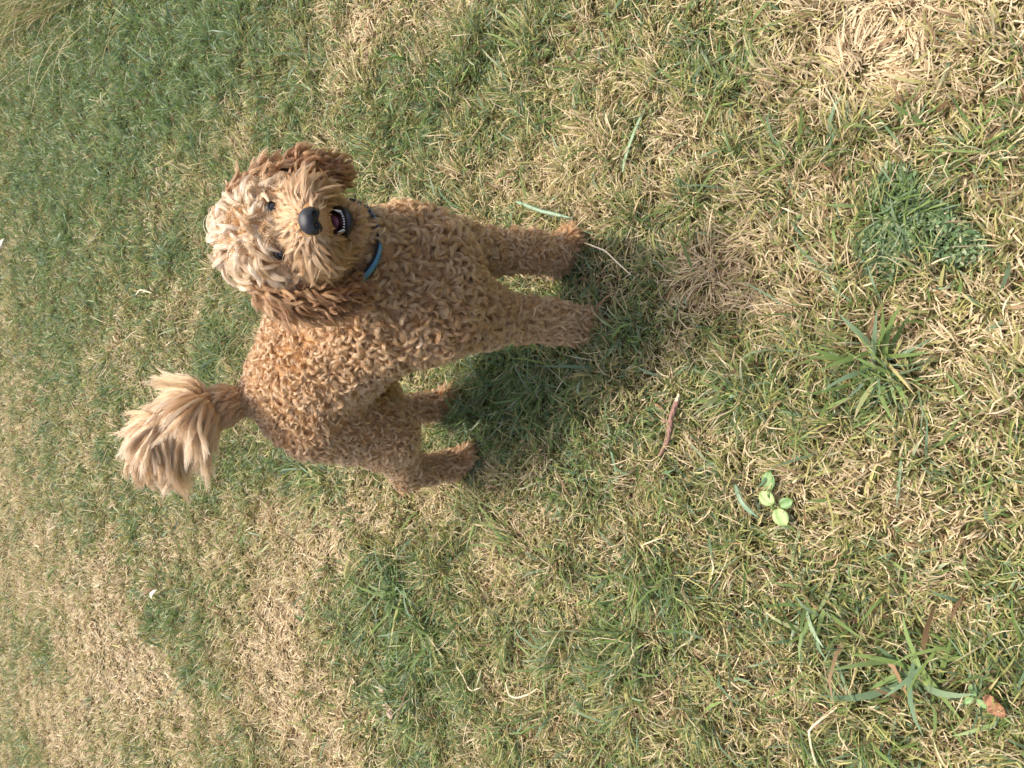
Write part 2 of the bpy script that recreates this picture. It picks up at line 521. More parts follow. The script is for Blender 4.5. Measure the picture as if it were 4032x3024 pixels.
def path_blade(name, pts, wid, col_, label, cat, group=None, droop=0.0, z=0.022, tip=0.15):
    """one long flat leaf or stalk lying along a path on the turf, with a folded cross-section"""
    pts = np.array(pts, float)
    t = np.linspace(0, 1, 12)
    k = np.linspace(0, 1, len(pts))
    x = np.interp(t, k, pts[:, 0])
    y = np.interp(t, k, pts[:, 1])
    base = np.array([x.mean(), y.mean()])
    zz = hgt(np.stack([x, y], 1)) + z + 0.012 * np.sin(np.pi * t)
    d = np.gradient(np.stack([x, y], 1), axis=0)
    d = unit(d)
    nrm = np.stack([-d[:, 1], d[:, 0]], 1)
    w_ = wid * 0.5 * np.clip(np.minimum((1 - t) * 4 + tip, 0.6 + t * 3), 0, 1)
    h0 = float(hgt(base[None])[0])
    rows = []
    for (o_, dz) in ((-1, 0.0), (0, -0.22 * wid), (1, 0.0), (0, -0.22 * wid - 0.0007)):
        p = np.stack([x - base[0], y - base[1]], 1) + nrm * (w_ * o_)[:, None]
        rows.append(np.concatenate([p, (zz - h0 + dz)[:, None]], 1))
    V = np.stack(rows, 1).reshape(-1, 3)
    F = []
    for i in range(11):
        for a_ in range(4):
            b_ = (a_ + 1) % 4
            F.append((i * 4 + a_, i * 4 + b_, i * 4 + 4 + b_, i * 4 + 4 + a_))
    me = mesh_np(name, V, np.array(F), False)
    mt, nt, N, Lk, bs, out = mat(name + '_colour')
    nz = N.new('ShaderNodeTexNoise')
    nz.inputs['Scale'].default_value = 90
    mx = N.new('ShaderNodeMix')
    mx.data_type = 'RGBA'
    mx.inputs[6].default_value = (*[c * 0.8 for c in col_], 1)
    mx.inputs[7].default_value = (*[min(c * 1.25, 0.9) for c in col_], 1)
    tcx = N.new('ShaderNodeTexCoord')
    Lk.new(tcx.outputs['Object'], nz.inputs['Vector'])
    Lk.new(nz.outputs['Fac'], mx.inputs[0])
    Lk.new(mx.outputs[2], bs.inputs['Base Color'])
    bs.inputs['Roughness'].default_value = 0.5
    o = link(name, me, mt, None, (base[0], base[1], h0))
    tag(o, label, cat, group)
    return o


LB = 'loose broad blades on the turf'
path_blade('broad_grass_blade', [(0.43, 1.176), (0.392, 1.09), (0.362, 1.001)], 0.0085, (0.20, 0.28, 0.18), 'long blue-green blade beside the dog\'s front paw at the right', 'grass blade', LB, z=0.035)
path_blade('broad_grass_blade', [(0.437, 0.868), (0.50, 0.838), (0.558, 0.818)], 0.0075, (0.20, 0.27, 0.15), 'long blade with a pale stripe, right of the dog on dry turf', 'grass blade', LB, z=0.03)
path_blade('broad_grass_blade', [(-0.184, 0.62), (-0.215, 0.60), (-0.240, 0.576)], 0.0095, (0.17, 0.25, 0.15), 'short thick green blade pointing at the pale round leaves', 'grass blade', LB, z=0.035)
DS = 'dry stalks lying on the turf'
path_blade('dry_stalk', [(-0.54, 0.442), (-0.587, 0.485), (-0.62, 0.48), (-0.65, 0.476)], 0.0036, (0.58, 0.48, 0.30), 'sharply bent straw stalk near the edge of the view', 'stalk', DS, z=0.034, tip=0.6)
path_blade('dry_stalk', [(-0.704, 1.197), (-0.727, 1.181), (-0.727, 1.155), (-0.709, 1.119), (-0.694, 1.102)], 0.0038, (0.58, 0.47, 0.30), 'pale stalk curved like a hook on the grass', 'stalk', DS, z=0.034, tip=0.6)
path_blade('dry_stalk', [(-0.714, 1.375), (-0.723, 1.342), (-0.757, 1.313), (-0.743, 1.285)], 0.0038, (0.58, 0.47, 0.30), 'pale crooked stalk between the hooked stalk and the grass tufts', 'stalk', DS, z=0.034, tip=0.6)
path_blade('dry_stalk', [(0.40, 3.507), (0.418, 3.43), (0.412, 3.40), (0.397, 3.335)], 0.007, (0.50, 0.43, 0.27), 'broad pale withered stalk on the grass beyond the dog\'s head', 'stalk', DS, z=0.035, tip=0.5)
path_blade('dry_stalk', [(0.305, 0.97), (0.278, 0.905), (0.223, 0.850)], 0.0035, (0.70, 0.60, 0.40), 'thin arched straw just in front of the dog\'s front paws', 'stalk', DS, z=0.034, tip=0.5)


def tube(name, pts, rad, m_, parent=None, loc=None, K=9, lump=0.12, flat=1.0, zoff=0.0):
    pts = np.array(pts, float)
    n = len(pts)
    d = unit(np.gradient(pts, axis=0))
    sidev = unit(np.cross(d, np.array([0, 0, 1.0]) + 0 * d))
    up = np.cross(sidev, d)
    V, F = [], []
    for i in range(n):
        for k in range(K):
            a = 2 * np.pi * k / K
            r = rad[i] * (1 + lump * RNG.normal())
            V.append(pts[i] + (sidev[i] * math.cos(a) + up[i] * math.sin(a) * flat) * r)
    for i in range(n - 1):
        for k in range(K):
            F.append((i * K + k, i * K + (k + 1) % K, (i + 1) * K + (k + 1) % K, (i + 1) * K + k))
    me = bpy.data.meshes.new(name)
    me.from_pydata([tuple(v) for v in V], [], F + [tuple(range(K))[::-1], tuple((n - 1) * K + k for k in range(K))])
    me.update()
    return link(name, me, m_, parent, loc)


# twig
bark = simple_mat('twig_bark', (0.27, 0.155, 0.12), 0.85, 0.2, 0.45, 220, 0.8)
pale_wood = simple_mat('broken_wood', (0.62, 0.50, 0.34), 0.8, 0.2, 0.2, 300, 0.4)
tw = empty('twig', (-0.085, 0.762), 0.0)
tag(tw, 'reddish brown twig with a pale broken end on the grass', 'twig')
tq = np.linspace(0, 1, 16)
tp = np.stack([np.interp(tq, [0, 0.35, 0.7, 1], [0.052, 0.016, -0.024, -0.057]), np.interp(tq, [0, 0.35, 0.7, 1], [-0.020, -0.007, 0.002, 0.018]), 0.030 + 0.003 * np.sin(tq * 7)], 1)
tube('stem', tp, 0.0050 - 0.0017 * tq + 0.0008 * (np.abs(np.sin(tq * 9)) > 0.9), bark, tw)
tube('broken_end', [(0.0515, -0.0200, 0.030), (0.056, -0.0215, 0.0305), (0.062, -0.0235, 0.031), (0.066, -0.0245, 0.031)], [0.0046, 0.0044, 0.0030, 0.0012], pale_wood, tw, None, 7, 0.18)
tube('stub', [(0.010, -0.005, 0.032), (0.012, 0.004, 0.036), (0.015, 0.010, 0.038)], [0.0028, 0.0022, 0.0012], bark, tw, None, 7)

# bark chip
chip_m = simple_mat('weathered_chip', (0.40, 0.29, 0.22), 0.9, 0.15, 0.45, 120, 0.9)
cl = np.linspace(0, 1, 12)
cp = np.stack([np.interp(cl, [0, 1], [0.036, -0.036]), np.interp(cl, [0, 1], [0.030, -0.030]), 0.030 + 0.004 * cl], 1)
chip = tube('bark_chip', cp, 0.0125 * np.clip(np.minimum(0.35 + cl * 3, 0.35 + (1 - cl) * 4), 0, 1), chip_m, None, (-0.896, 1.672, float(hgt(np.array([(-0.896, 1.672)]))[0])), 10, 0.14, 0.45)
tag(chip, 'grey-brown weathered bark chip lying on the dry lawn', 'bark chip')
husk_m = simple_mat('pale_husk', (0.6, 0.52, 0.38), 0.6, 0.3, 0.15, 150, 0.3)
hl = np.linspace(0, 1, 8)
husk = tube('pale_husk', np.stack([-0.024 + 0.048 * hl, 0.034 - 0.060 * hl, 0.040 + 0.012 * np.sin(3 * hl)], 1), 0.011 * np.sin(np.pi * (0.08 + 0.88 * hl)), husk_m, None, (-0.892, 3.241, float(hgt(np.array([(-0.892, 3.241)]))[0])), 8, 0.1, 0.5)
tag(husk, 'small cream-white husk on the green patch of far lawn', 'husk')
scrap = tube('pale_scrap', np.stack([-0.03 + 0.06 * hl, 0.02 - 0.03 * hl, 0.045 + 0.01 * np.sin(4 * hl)], 1), 0.020 * np.sin(np.pi * (0.12 + 0.8 * hl)), simple_mat('white_scrap', (0.6, 0.57, 0.5), 0.7, 0.3, 0.1, 90), None, (0.925, 5.74, 0.0), 7, 0.15, 0.4)
tag(scrap, 'tiny white scrap at the far edge of the lawn', 'scrap')


# leaves
def leaf_mesh(name, L, W, cup=0.15, lobes=0.0, wavy=0.0):
    R_, K = 7, 5
    V, F = [], []
    for layer_ in (0.0, -0.0006):
        for i in range(R_):
            t = i / (R_ - 1)
            w_ = W * 0.5 * math.sin(math.pi * (0.06 + 0.9 * t)) ** 0.7 * (1 + lobes * math.sin(t * 14))
            for k in range(K):
                u = k / (K - 1) * 2 - 1
                V.append((t * L, u * w_, cup * W * (u * u) - 0.12 * L * t * t + wavy * math.sin(t * 9 + u * 4) * W + layer_))
    n = R_ * K
    for s_ in (0, 1):
        for i in range(R_ - 1):
            for k in range(K - 1):
                q = [s_ * n + i * K + k, s_ * n + i * K + k + 1, s_ * n + (i + 1) * K + k + 1, s_ * n + (i + 1) * K + k]
                F.append(q if s_ == 0 else q[::-1])
    edge = [i * K for i in range(R_)] + [(R_ - 1) * K + k for k in range(1, K)] + [i * K + K - 1 for i in range(R_ - 2, -1, -1)] + [k for k in range(K - 2, 0, -1)]
    for a_, b_ in zip(edge, edge[1:] + edge[:1]):
        F.append((a_, b_, n + b_, n + a_))
    return mesh_np(name, np.array(V), np.array(F))


def put_leaf(parent, loc, rz, L, W, m_, ry=0.0, rx=0.0, **kw):
    o = link('leaf', leaf_mesh('leaf', L, W, **kw), m_, parent, loc)
    o.rotation_euler = (rx, ry, rz)
    return o


pale_leaf = simple_mat('pale_green_leaf', (0.26, 0.35, 0.13), 0.5, 0.4, 0.18, 130, 0.3)
mid_leaf = simple_mat('green_leaf', (0.14, 0.24, 0.08), 0.5, 0.4, 0.2, 130, 0.3)
bw = empty('broadleaf_weed', (-0.215, 0.545))
tag(bw, 'low weed with pale green rounded leaves among the blades', 'weed')
put_leaf(bw, (0.004, 0.002, 0.036), 0.9, 0.030, 0.026, pale_leaf, -0.1, 0.15)
put_leaf(bw, (-0.004, -0.004, 0.034), 3.6, 0.032, 0.028, pale_leaf, -0.05, -0.2)
put_leaf(bw, (0.002, -0.008, 0.032), 5.2, 0.024, 0.020, mid_leaf, 0.0, 0.2)
tube('stem', [(0, 0, -0.004), (0.001, 0, 0.015), (0.0, 0, 0.034)], [0.0016, 0.0014, 0.0012], mid_leaf, bw, None, 6)
b2 = empty('broadleaf_weed', (-0.168, 0.555))
tag(b2, 'single dull green rounded leaf poking through the grass near the twig', 'weed')
put_leaf(b2, (0.012, 0.0, 0.032), 3.0, 0.034, 0.026, mid_leaf, 0.0, 0.1)
tube('stem', [(0.012, 0, -0.004), (0.013, 0, 0.015), (0.012, 0, 0.032)], [0.0016, 0.0014, 0.0012], mid_leaf, b2, None, 6)
sdl = empty('seedling', (-0.468, 0.243))
tag(sdl, 'small seedling with bright green oval leaves beside the brown leaf', 'seedling')
for a_ in (0.4, 2.2, 4.1):
    put_leaf(sdl, (0.002 * math.cos(a_), 0.002 * math.sin(a_), 0.030), a_, 0.017, 0.010, mid_leaf, -0.15)
tube('stem', [(0, 0, -0.004), (0.001, 0, 0.013), (0.0, 0, 0.030)], [0.0012, 0.0011, 0.0010], mid_leaf, sdl, None, 6)
dry_m = simple_mat('dead_leaf', (0.26, 0.14, 0.08), 0.8, 0.2, 0.35, 160, 0.5)
dl = link('dead_leaf', leaf_mesh('dead_leaf', 0.034, 0.024, 0.5, 0.1, 0.12), dry_m, None, (-0.455, 0.225, float(hgt(np.array([(-0.455, 0.225)]))[0]) + 0.034))
dl.rotation_euler = (0.3, -0.2, 3.9)
tag(dl, 'curled brown dead leaf caught in the grass', 'leaf')

# ------------------------------------------------------------------ the dog: body as one implicit surface
RM = np.array([-0.125, 1.404, 0.0])
HD = np.array([0.648, -0.761, 0.0])
LF = np.array([0.761, 0.648, 0.0])
DOG_BASE = RM + HD * 0.26


def D(s, t, z):
    return RM + HD * s + LF * t + np.array([0, 0, z])


# head frame: muzzle axis, dog's left, crown
NOSE = np.array([0.215, 0.857, 0.773])
_v = unit(np.array([0, 0, CAM_H]) - NOSE)
_r = unit(cR - _v * cR.dot(_v))
_u = np.cross(_v, _r)
if _u[2] < 0:
    _u = -_u
_ro, _ya, _ti = math.radians(10), math.radians(7), math.radians(14)
hy = math.cos(_ro) * _r + math.sin(_ro) * _u
hz = math.cos(_ro) * _u - math.sin(_ro) * _r
hx = math.cos(_ya) * _v + math.sin(_ya) * hy
hy = math.cos(_ya) * hy - math.sin(_ya) * _v
hx, hz = math.cos(_ti) * hx - math.sin(_ti) * hz, math.cos(_ti) * hz + math.sin(_ti) * hx
SK = NOSE - hx * 0.125 + hz * 0.018          # skull centre


def Hh(x, y, z):
    return SK + hx * x + hy * y + hz * z


PRIMS = []      # (tag, a, b, ra, rb, k)


def cone(tagname, a, b, ra, rb, k=0.03):
    PRIMS.append((tagname, np.array(a, float), np.array(b, float), ra, rb, k))


PAW = {'FL': (0.482, -0.077), 'FR': (0.540, 0.072), 'RL': (-0.022, -0.078), 'RR': (0.022, 0.078)}
# trunk
cone('trunk', D(0.145, 0.035, 0.525), D(0.27, 0.025, 0.510), 0.086, 0.106, 0.03)
cone('trunk', D(0.27, 0.025, 0.510), D(0.43, 0.0, 0.490), 0.106, 0.116, 0.05)
cone('chest', D(0.43, 0.0, 0.485), D(0.495, 0.005, 0.455), 0.115, 0.100, 0.05)
cone('chest', D(0.47, 0.005, 0.40), D(0.49, 0.005, 0.44), 0.088, 0.094, 0.05)
cone('neck', D(0.44, 0.01, 0.545), SK - hx * 0.04 - hz * 0.03, 0.082, 0.056, 0.06)
cone('chest', D(0.50, 0.0, 0.50), SK - hx * 0.02 - hz * 0.07, 0.07, 0.045, 0.05)
# hind legs
for nm, sg in (('RL', -1), ('RR', 1)):
    ps, pt = PAW[nm]
    hip, knee = D(0.130, sg * 0.052 + 0.03, 0.490), D(0.125 + ps * .5, sg * 0.080 + 0.01, 0.330)
    hock, pas = D(ps - 0.025, pt, 0.180), D(ps - 0.012, pt, 0.06)
    cone('thigh_' + nm, hip, knee, 0.074, 0.055, 0.05)
    cone('thigh_' + nm, hip - HD * 0.015, D(0.065, sg * 0.073 + 0.012, 0.31), 0.064, 0.040, 0.05)
    cone('hind_leg_' + nm, knee, hock, 0.050, 0.030, 0.04)
    cone('hind_leg_' + nm, hock, pas, 0.028, 0.027, 0.02)
    cone('hind_paw_' + nm, D(ps - 0.015, pt, 0.036), D(ps + 0.040, pt, 0.024), 0.029, 0.022, 0.02)
# front legs
for nm, sg in (('FL', -1), ('FR', 1)):
    ps, pt = PAW[nm]
    sh, el = D(0.475, sg * 0.074, 0.43), D(0.478 if sg < 0 else 0.505, sg * 0.074, 0.32)
    wr = D(ps + 0.004, pt, 0.12)
    cone('fore_leg_' + nm, sh, el, 0.076, 0.048, 0.05)
    cone('fore_leg_' + nm, el, wr, 0.043, 0.032, 0.03)
    cone('fore_leg_' + nm, wr, D(ps, pt, 0.05), 0.031, 0.030, 0.02)
    cone('fore_paw_' + nm, D(ps - 0.005, pt, 0.036), D(ps + 0.022 + 0.028 * (sg > 0), pt + 0.012 * sg, 0.025), 0.033, 0.026, 0.02)
# head
cone('skull', Hh(-0.025, 0, 0.017), Hh(0.000, 0, 0.017), 0.056, 0.052, 0.03)
cone('skull', Hh(0.008, 0.027, -0.004), Hh(0.008, -0.027, -0.004), 0.041, 0.041, 0.03)
cone('muzzle', Hh(0.03, 0, -0.020), Hh(0.105, 0, -0.027), 0.036, 0.024, 0.025)
cone('cheek', Hh(0.01, 0.035, -0.034), Hh(0.084, 0.021, -0.034), 0.032, 0.023, 0.02)
cone('cheek', Hh(0.01, -0.035, -0.034), Hh(0.084, -0.021, -0.034), 0.032, 0.023, 0.02)
cone('jaw', Hh(0.0, 0, -0.066), Hh(0.080, 0, -0.085), 0.030, 0.012, 0.006)
# ears
for sg in (1, -1):
    tn = 'ear_L' if sg > 0 else 'ear_R'
    w_ = 0.0 if sg > 0 else 0.020
    e0 = Hh(-0.02, sg * 0.054, 0.026)
    e1 = Hh(0.0, sg * (0.070 + w_), -0.006)
    e2 = Hh(0.012, sg * (0.078 + w_), -0.055)
    e3 = Hh(0.018, sg * (0.080 + w_), -0.088)
    cone(tn, e0, e1, 0.018, 0.016, 0.015)
    cone(tn, e1, e2, 0.016, 0.020, 0.012)
    cone(tn, e2, e3, 0.020, 0.014, 0.012)
# tail
TAIL = [D(0.098, 0.045, 0.570), D(0.080, 0.045, 0.630), D(0.058, 0.045, 0.685), D(-0.005, 0.045, 0.730), D(-0.085, 0.045, 0.738)]
for i in range(4):
    cone('tail', TAIL[i], TAIL[i + 1], 0.026 - 0.004 * i, 0.022 - 0.004 * i, 0.02)


def prim_d(p, a, b, ra, rb):
    ba = b - a
    l2 = ba.dot(ba)
    t = np.clip(((p - a) @ ba) / max(l2, 1e-9), 0, 1)
    q = p - a - t[..., None] * ba
    return np.sqrt((q * q).sum(-1)) - (ra + (rb - ra) * t)


def smin(a, b, k):
    hh = np.maximum(k - np.abs(a - b), 0) / k
    return np.minimum(a, b) - hh * hh * k * 0.25


CAV_A, CAV_B = Hh(0.015, 0, -0.046), Hh(0.12, 0, -0.040)


def sdf(p):
    d = np.full(p.shape[:-1], 1.0)
    for (_, a, b, ra, rb, k) in PRIMS:
        d = smin(d, prim_d(p, a, b, ra, rb), k)
    return d


def surface_nets(d, lo, h):
    n = np.array(d.shape)
    s = d < 0
    c = [s[i:n[0] - 1 + i, j:n[1] - 1 + j, k:n[2] - 1 + k] for i in (0, 1) for j in (0, 1) for k in (0, 1)]
    cnt = sum(x.astype(np.int8) for x in c)
    act = (cnt > 0) & (cnt < 8)
    idx = np.argwhere(act)
    vid = np.full(act.shape, -1, np.int64)
    vid[act] = np.arange(len(idx))
    corner = np.array([(i, j, k) for i in (0, 1) for j in (0, 1) for k in (0, 1)])
    dv = np.stack([d[idx[:, 0] + o[0], idx[:, 1] + o[1], idx[:, 2] + o[2]] for o in corner], 1)
    acc = np.zeros((len(idx), 3))
    num = np.zeros(len(idx))
    for p in range(8):
        for q in range(p + 1, 8):
            if np.abs(corner[p] - corner[q]).sum() != 1:
                continue
            va, vb = dv[:, p], dv[:, q]
            cr = (va < 0) != (vb < 0)
            t = np.where(cr, va / np.where(cr, va - vb, 1), 0)
            acc += np.where(cr[:, None], corner[p] + t[:, None] * (corner[q] - corner[p]), 0)
            num += cr
    verts = lo + h * (idx + acc / num[:, None])
    faces = []
    for a in range(3):
        b, e = (a + 1) % 3, (a + 2) % 3
        sl0 = [slice(None)] * 3
        sl1 = [slice(None)] * 3
        sl0[a], sl1[a] = slice(0, n[a] - 1), slice(1, n[a])
        s0, s1 = s[tuple(sl0)], s[tuple(sl1)]
        ed = np.argwhere(s0 != s1)
        ok = (ed[:, b] > 0) & (ed[:, e] > 0) & (ed[:, b] < n[b] - 1) & (ed[:, e] < n[e] - 1)
        ed = ed[ok]
        flip = ~s0[tuple(ed.T)]
        qd = []
        for (ob, oe) in ((-1, -1), (0, -1), (0, 0), (-1, 0)):
            x = ed.copy()
            x[:, b] += ob
            x[:, e] += oe
            qd.append(vid[tuple(x.T)])
        qd = np.stack(qd, 1)
        qd[flip] = qd[flip][:, ::-1]
        faces.append(qd)
    return verts, np.concatenate(faces)


def build_body():
    h = 0.0055
    allp = np.array([q for pr in PRIMS for q in (pr[1], pr[2])])
    lo, hi = allp.min(0) - 0.16, allp.max(0) + 0.16
    lo[2] = -0.03
    n = np.ceil((hi - lo) / h).astype(int) + 1
    ax = [lo[i] + h * np.arange(n[i]) for i in range(3)]
    d = np.full(n, 0.2, np.float32)
    for (_, a, b, ra, rb, k) in PRIMS:
        r = max(ra, rb) + k + 0.03
        i0 = np.maximum(((np.minimum(a, b) - r - lo) / h).astype(int), 0)
        i1 = np.minimum(((np.maximum(a, b) + r - lo) / h).astype(int) + 2, n)
        sl = tuple(slice(i0[i], i1[i]) for i in range(3))
        g = np.stack(np.meshgrid(ax[0][sl[0]], ax[1][sl[1]], ax[2][sl[2]], indexing='ij'), -1)
        d[sl] = smin(d[sl], prim_d(g, a, b, ra, rb), k)
    return surface_nets(d, lo, h)


BV, BF = build_body()
dog = bpy.data.objects.new('dog', None)
COL.objects.link(dog)
dog.location = [float(v) for v in DOG_BASE]
dog.empty_display_size = 0.1
tag(dog, 'curly apricot dog standing on the lawn, looking up with its mouth open', 'dog')
skin = simple_mat('dog_skin', (0.42, 0.24, 0.11), 0.8, 0.2, 0.15, 40)
body = link('body', mesh_np('body', BV - DOG_BASE, BF), skin, dog)

# ------------------------------------------------------------------ fur: locks of curved strands grown from the body surface
def sdf_grad(p, e=0.002):
    g = np.empty_like(p)
    for a in range(3):
        o = np.zeros(3)
        o[a] = e
        g[:, a] = sdf(p + o) - sdf(p - o)
    return unit(g)


def sample_roots(count):
    T = np.concatenate([BF[:, [0, 1, 2]], BF[:, [0, 2, 3]]])
    A, B, Cc = BV[T[:, 0]], BV[T[:, 1]], BV[T[:, 2]]
    ar = np.linalg.norm(np.cross(B - A, Cc - A), axis=1)
    k = RNG.choice(len(T), count, p=ar / ar.sum())
    u, v = RNG.random(count), RNG.random(count)
    fl = u + v > 1
    u[fl], v[fl] = 1 - u[fl], 1 - v[fl]
    P = A[k] + u[:, None] * (B[k] - A[k]) + v[:, None] * (Cc[k] - A[k])
    return P, ar.sum() * 0.5


TAGS = [p[0] for p in PRIMS]
EYE_L, EYE_R = Hh(0.048, 0.030, 0.010), Hh(0.048, -0.030, 0.010)
EYES = (EYE_L, EYE_R)
NOSE_C = Hh(0.1225, 0, -0.0235)


def roots_with_tags(count):
    P, area = sample_roots(count)
    dd = np.stack([prim_d(P, p[1], p[2], p[3], p[4]) for p in PRIMS], 1)
    tg = np.array(TAGS)[dd.argmin(1)]
    Nn = sdf_grad(P)
    keep = P[:, 2] > 0.012
    q = P - SK
    X, Y, Z = q @ hx, q @ hy, q @ hz
    nz_, nx_ = Nn @ hz, Nn @ hx
    mz = (tg == 'muzzle') | (tg == 'cheek')
    keep &= ~(mz & (nz_ < -0.80) & (np.abs(Y) < 0.022) & (X > 0.04))
    keep &= ~((tg == 'jaw') & (nz_ > 0.15) & (X > 0.02))
    keep &= ~((tg == 'jaw') & (nx_ > 0.75) & (Z > -0.082))
    keep &= np.linalg.norm(P - NOSE_C, axis=1) > 0.0160
    for e in EYES:
        keep &= np.linalg.norm(P - e, axis=1) > 0.0135
    return P[keep], Nn[keep], tg[keep], area


def grow(P, Nn, flow, L, lift, rad, turns, strands, spread, droop=0.0, M=9, width=0.0009, wave=0.0, tipspread=1.0, base_in=0.004):
    """Each root becomes a lock of strands. The lock starts along the normal, leans into the flow, winds round its axis (rad, turns) and droops."""
    n = len(P)
    L, rad, turns, spread, lift = [np.broadcast_to(np.asarray(v, float), (n,)) for v in (L, rad, turns, spread, lift)]
    fl = unit(flow - (flow * Nn).sum(1, keepdims=True) * Nn + 1e-6)
    ax = unit(Nn * lift[:, None] + fl * (1 - lift)[:, None])
    sd = unit(np.cross(ax, Nn + 0.01 * fl + RNG.normal(0, 0.05, (n, 3))))
    up = np.cross(sd, ax)
    t = np.linspace(0, 1, M)
    ph = RNG.uniform(0, 2 * np.pi, n)
    hand = RNG.choice([-1, 1], n)
    ang = ph[:, None] + hand[:, None] * turns[:, None] * 2 * np.pi * t[None]
    ramp = smooth01(t * 2.2)[None]
    ca = (np.cos(ang) * ramp) * rad[:, None]
    sa = (np.sin(ang) * ramp) * rad[:, None]
    # axis path leaves along the normal then bends into ax
    bend = smooth01(t * 2.5)[None, :, None]
    dirs = (1 - bend) * Nn[:, None] + bend * ax[:, None]
    dirs = dirs + np.array([0, 0, -1.0]) * (droop * t ** 1.2)[None, :, None]
    dirs = unit(dirs)
    seg = L[:, None, None] / (M - 1)
    pos = np.concatenate([np.zeros((n, 1, 3)), np.cumsum(dirs[:, :-1] * seg, 1)], 1)
    pos = pos + P[:, None] - Nn[:, None] * base_in
    pos = pos + ca[..., None] * sd[:, None] + sa[..., None] * up[:, None]
    # strands of the lock
    k = strands
    off = RNG.normal(0, 1, (n, k, 2))
    prof = (1.0 - 0.55 * t * tipspread)[None, None]
    o1 = off[..., 0:1] * spread[:, None, None] * prof
    o2 = off[..., 1:2] * spread[:, None, None] * prof
    if wave:
        wp = RNG.uniform(0, 6.28, (n, k, 1))
        o1 = o1 + wave * np.sin(wp + t * 9) * t
        o2 = o2 + wave * np.cos(wp * 1.7 + t * 8) * t
    lenj = 1 - 0.25 * RNG.random((n, k, 1, 1)) * t[None, None, :, None]
    root = pos[:, :1]
    pts = root[:, None] + (pos - root)[:, None] * lenj + o1[..., None] * sd[:, None, None] + o2[..., None] * up[:, None, None]
    w = width * (1.0 - 0.7 * t ** 2)
    wr = np.broadcast_to(w * 0.5, (n * k, M))
    return pts.reshape(n * k, M, 3), wr, np.repeat(np.arange(n), k)


def ringlets(P, Nn, flow, L, phi, pitch, strands, spread, tilt=0.6, phi0=0.25, M=11, width=0.0010, droop=0.0, base_in=0.004, loose=0.0, stem=0.3):
    """Curls: each lock leaves along the normal and winds over towards the flow through phi radians, drifting sideways by pitch."""
    n = len(P)
    L, phi, pitch, spread = [np.broadcast_to(np.asarray(v, float), (n,)) for v in (L, phi, pitch, spread)]
    fl = unit(flow - (flow * Nn).sum(1, keepdims=True) * Nn + 1e-6)
    sd = np.cross(Nn, fl)
    ti = RNG.normal(0, tilt, n)[:, None]
    fl, sd = fl * np.cos(ti) + sd * np.sin(ti), sd * np.cos(ti) - fl * np.sin(ti)
    lay = RNG.normal(0, 0.45, n)[:, None]                      # the winding plane itself leans over
    up = unit(Nn * np.cos(lay) + sd * np.sin(lay))
    s2 = np.cross(up, fl)
    t = np.linspace(0, 1, M)
    ph0 = np.abs(RNG.normal(phi0, 0.18, n))[:, None]
    an = ph0 + (phi[:, None] - ph0) * (np.clip(t - stem, 0, 1) / (1 - stem))[None]
    d = np.cos(an)[..., None] * up[:, None] + np.sin(an)[..., None] * fl[:, None] + (pitch[:, None] * np.ones(M))[..., None] * s2[:, None]
    d = d + np.array([0, 0, -1.0]) * (droop * t)[None, :, None] + fl[:, None] * loose
    d = unit(d)
    mid = 0.5 * (d[:, 1:] + d[:, :-1])
    pos = np.concatenate([np.zeros((n, 1, 3)), np.cumsum(mid, 1)], 1) * (L / (M - 1))[:, None, None]
    pos = pos + (P - Nn * base_in)[:, None]
    k = strands
    off = RNG.normal(0, 1, (n, k, 2))
    prof = (0.75 + 0.5 * np.sin(np.pi * t) - 0.45 * t)[None, None]
    o1 = off[..., 0:1] * spread[:, None, None] * prof
    o2 = off[..., 1:2] * spread[:, None, None] * prof
    nrm = np.cross(d, s2[:, None])
    lenj = 1 - 0.22 * RNG.random((n, k, 1, 1)) * t[None, None, :, None]
    root = pos[:, :1]
    pts = root[:, None] + (pos - root)[:, None] * lenj + o1[..., None] * s2[:, None, None] + o2[..., None] * nrm[:, None]
    w = width * (1.0 - 0.65 * t ** 2)
    return pts.reshape(n * k, M, 3), np.broadcast_to(w * 0.5, (n * k, M)), np.repeat(np.arange(n), k)


NROOT = 60000
P0, N0, T0, AREA = roots_with_tags(NROOT)
DENS = NROOT / AREA                 # roots per square metre
NZ = Noise(5)
DOWN = np.array([0, 0, -1.0])


def pick(mask, dens):
    i = np.flatnonzero(mask)
    return RNG.choice(i, min(len(i), int(len(i) * dens / DENS)), replace=False)


def is_tag(*pre):
    return np.array([any(t.startswith(q) for q in pre) for t in T0])


LAYERS = {}      # region -> list of (pts, rad, tint)


def add(region, pts, rad, base, jit, idx=None):
    n = len(pts)
    b = np.broadcast_to(np.asarray(base, float), (n,)) if idx is None else np.asarray(base, float)[idx]
    tint = b + RNG.normal(0, jit, n)
    LAYERS.setdefault(region, []).append((pts, rad, tint))


def rnd(n, a, b):
    return RNG.uniform(a, b, n)


def jitdir(v, n, amt):
    return unit(np.broadcast_to(v, (n, 3)) + RNG.normal(0, amt, (n, 3)))


# --- trunk: clipped short tight curls; chest: longer loose C-shaped curls
tr = is_tag('trunk', 'thigh', 'neck', 'chest', 'fore_leg', 'hind_leg')
s_of = (P0 - RM) @ HD
z_of = P0[:, 2]
chestness = smooth01((s_of - 0.33) / 0.16) * smooth01((0.66 - z_of) / 0.12)
legness = np.where(is_tag('fore_leg', 'hind_leg'), smooth01((0.33 - z_of) / 0.12), 0)


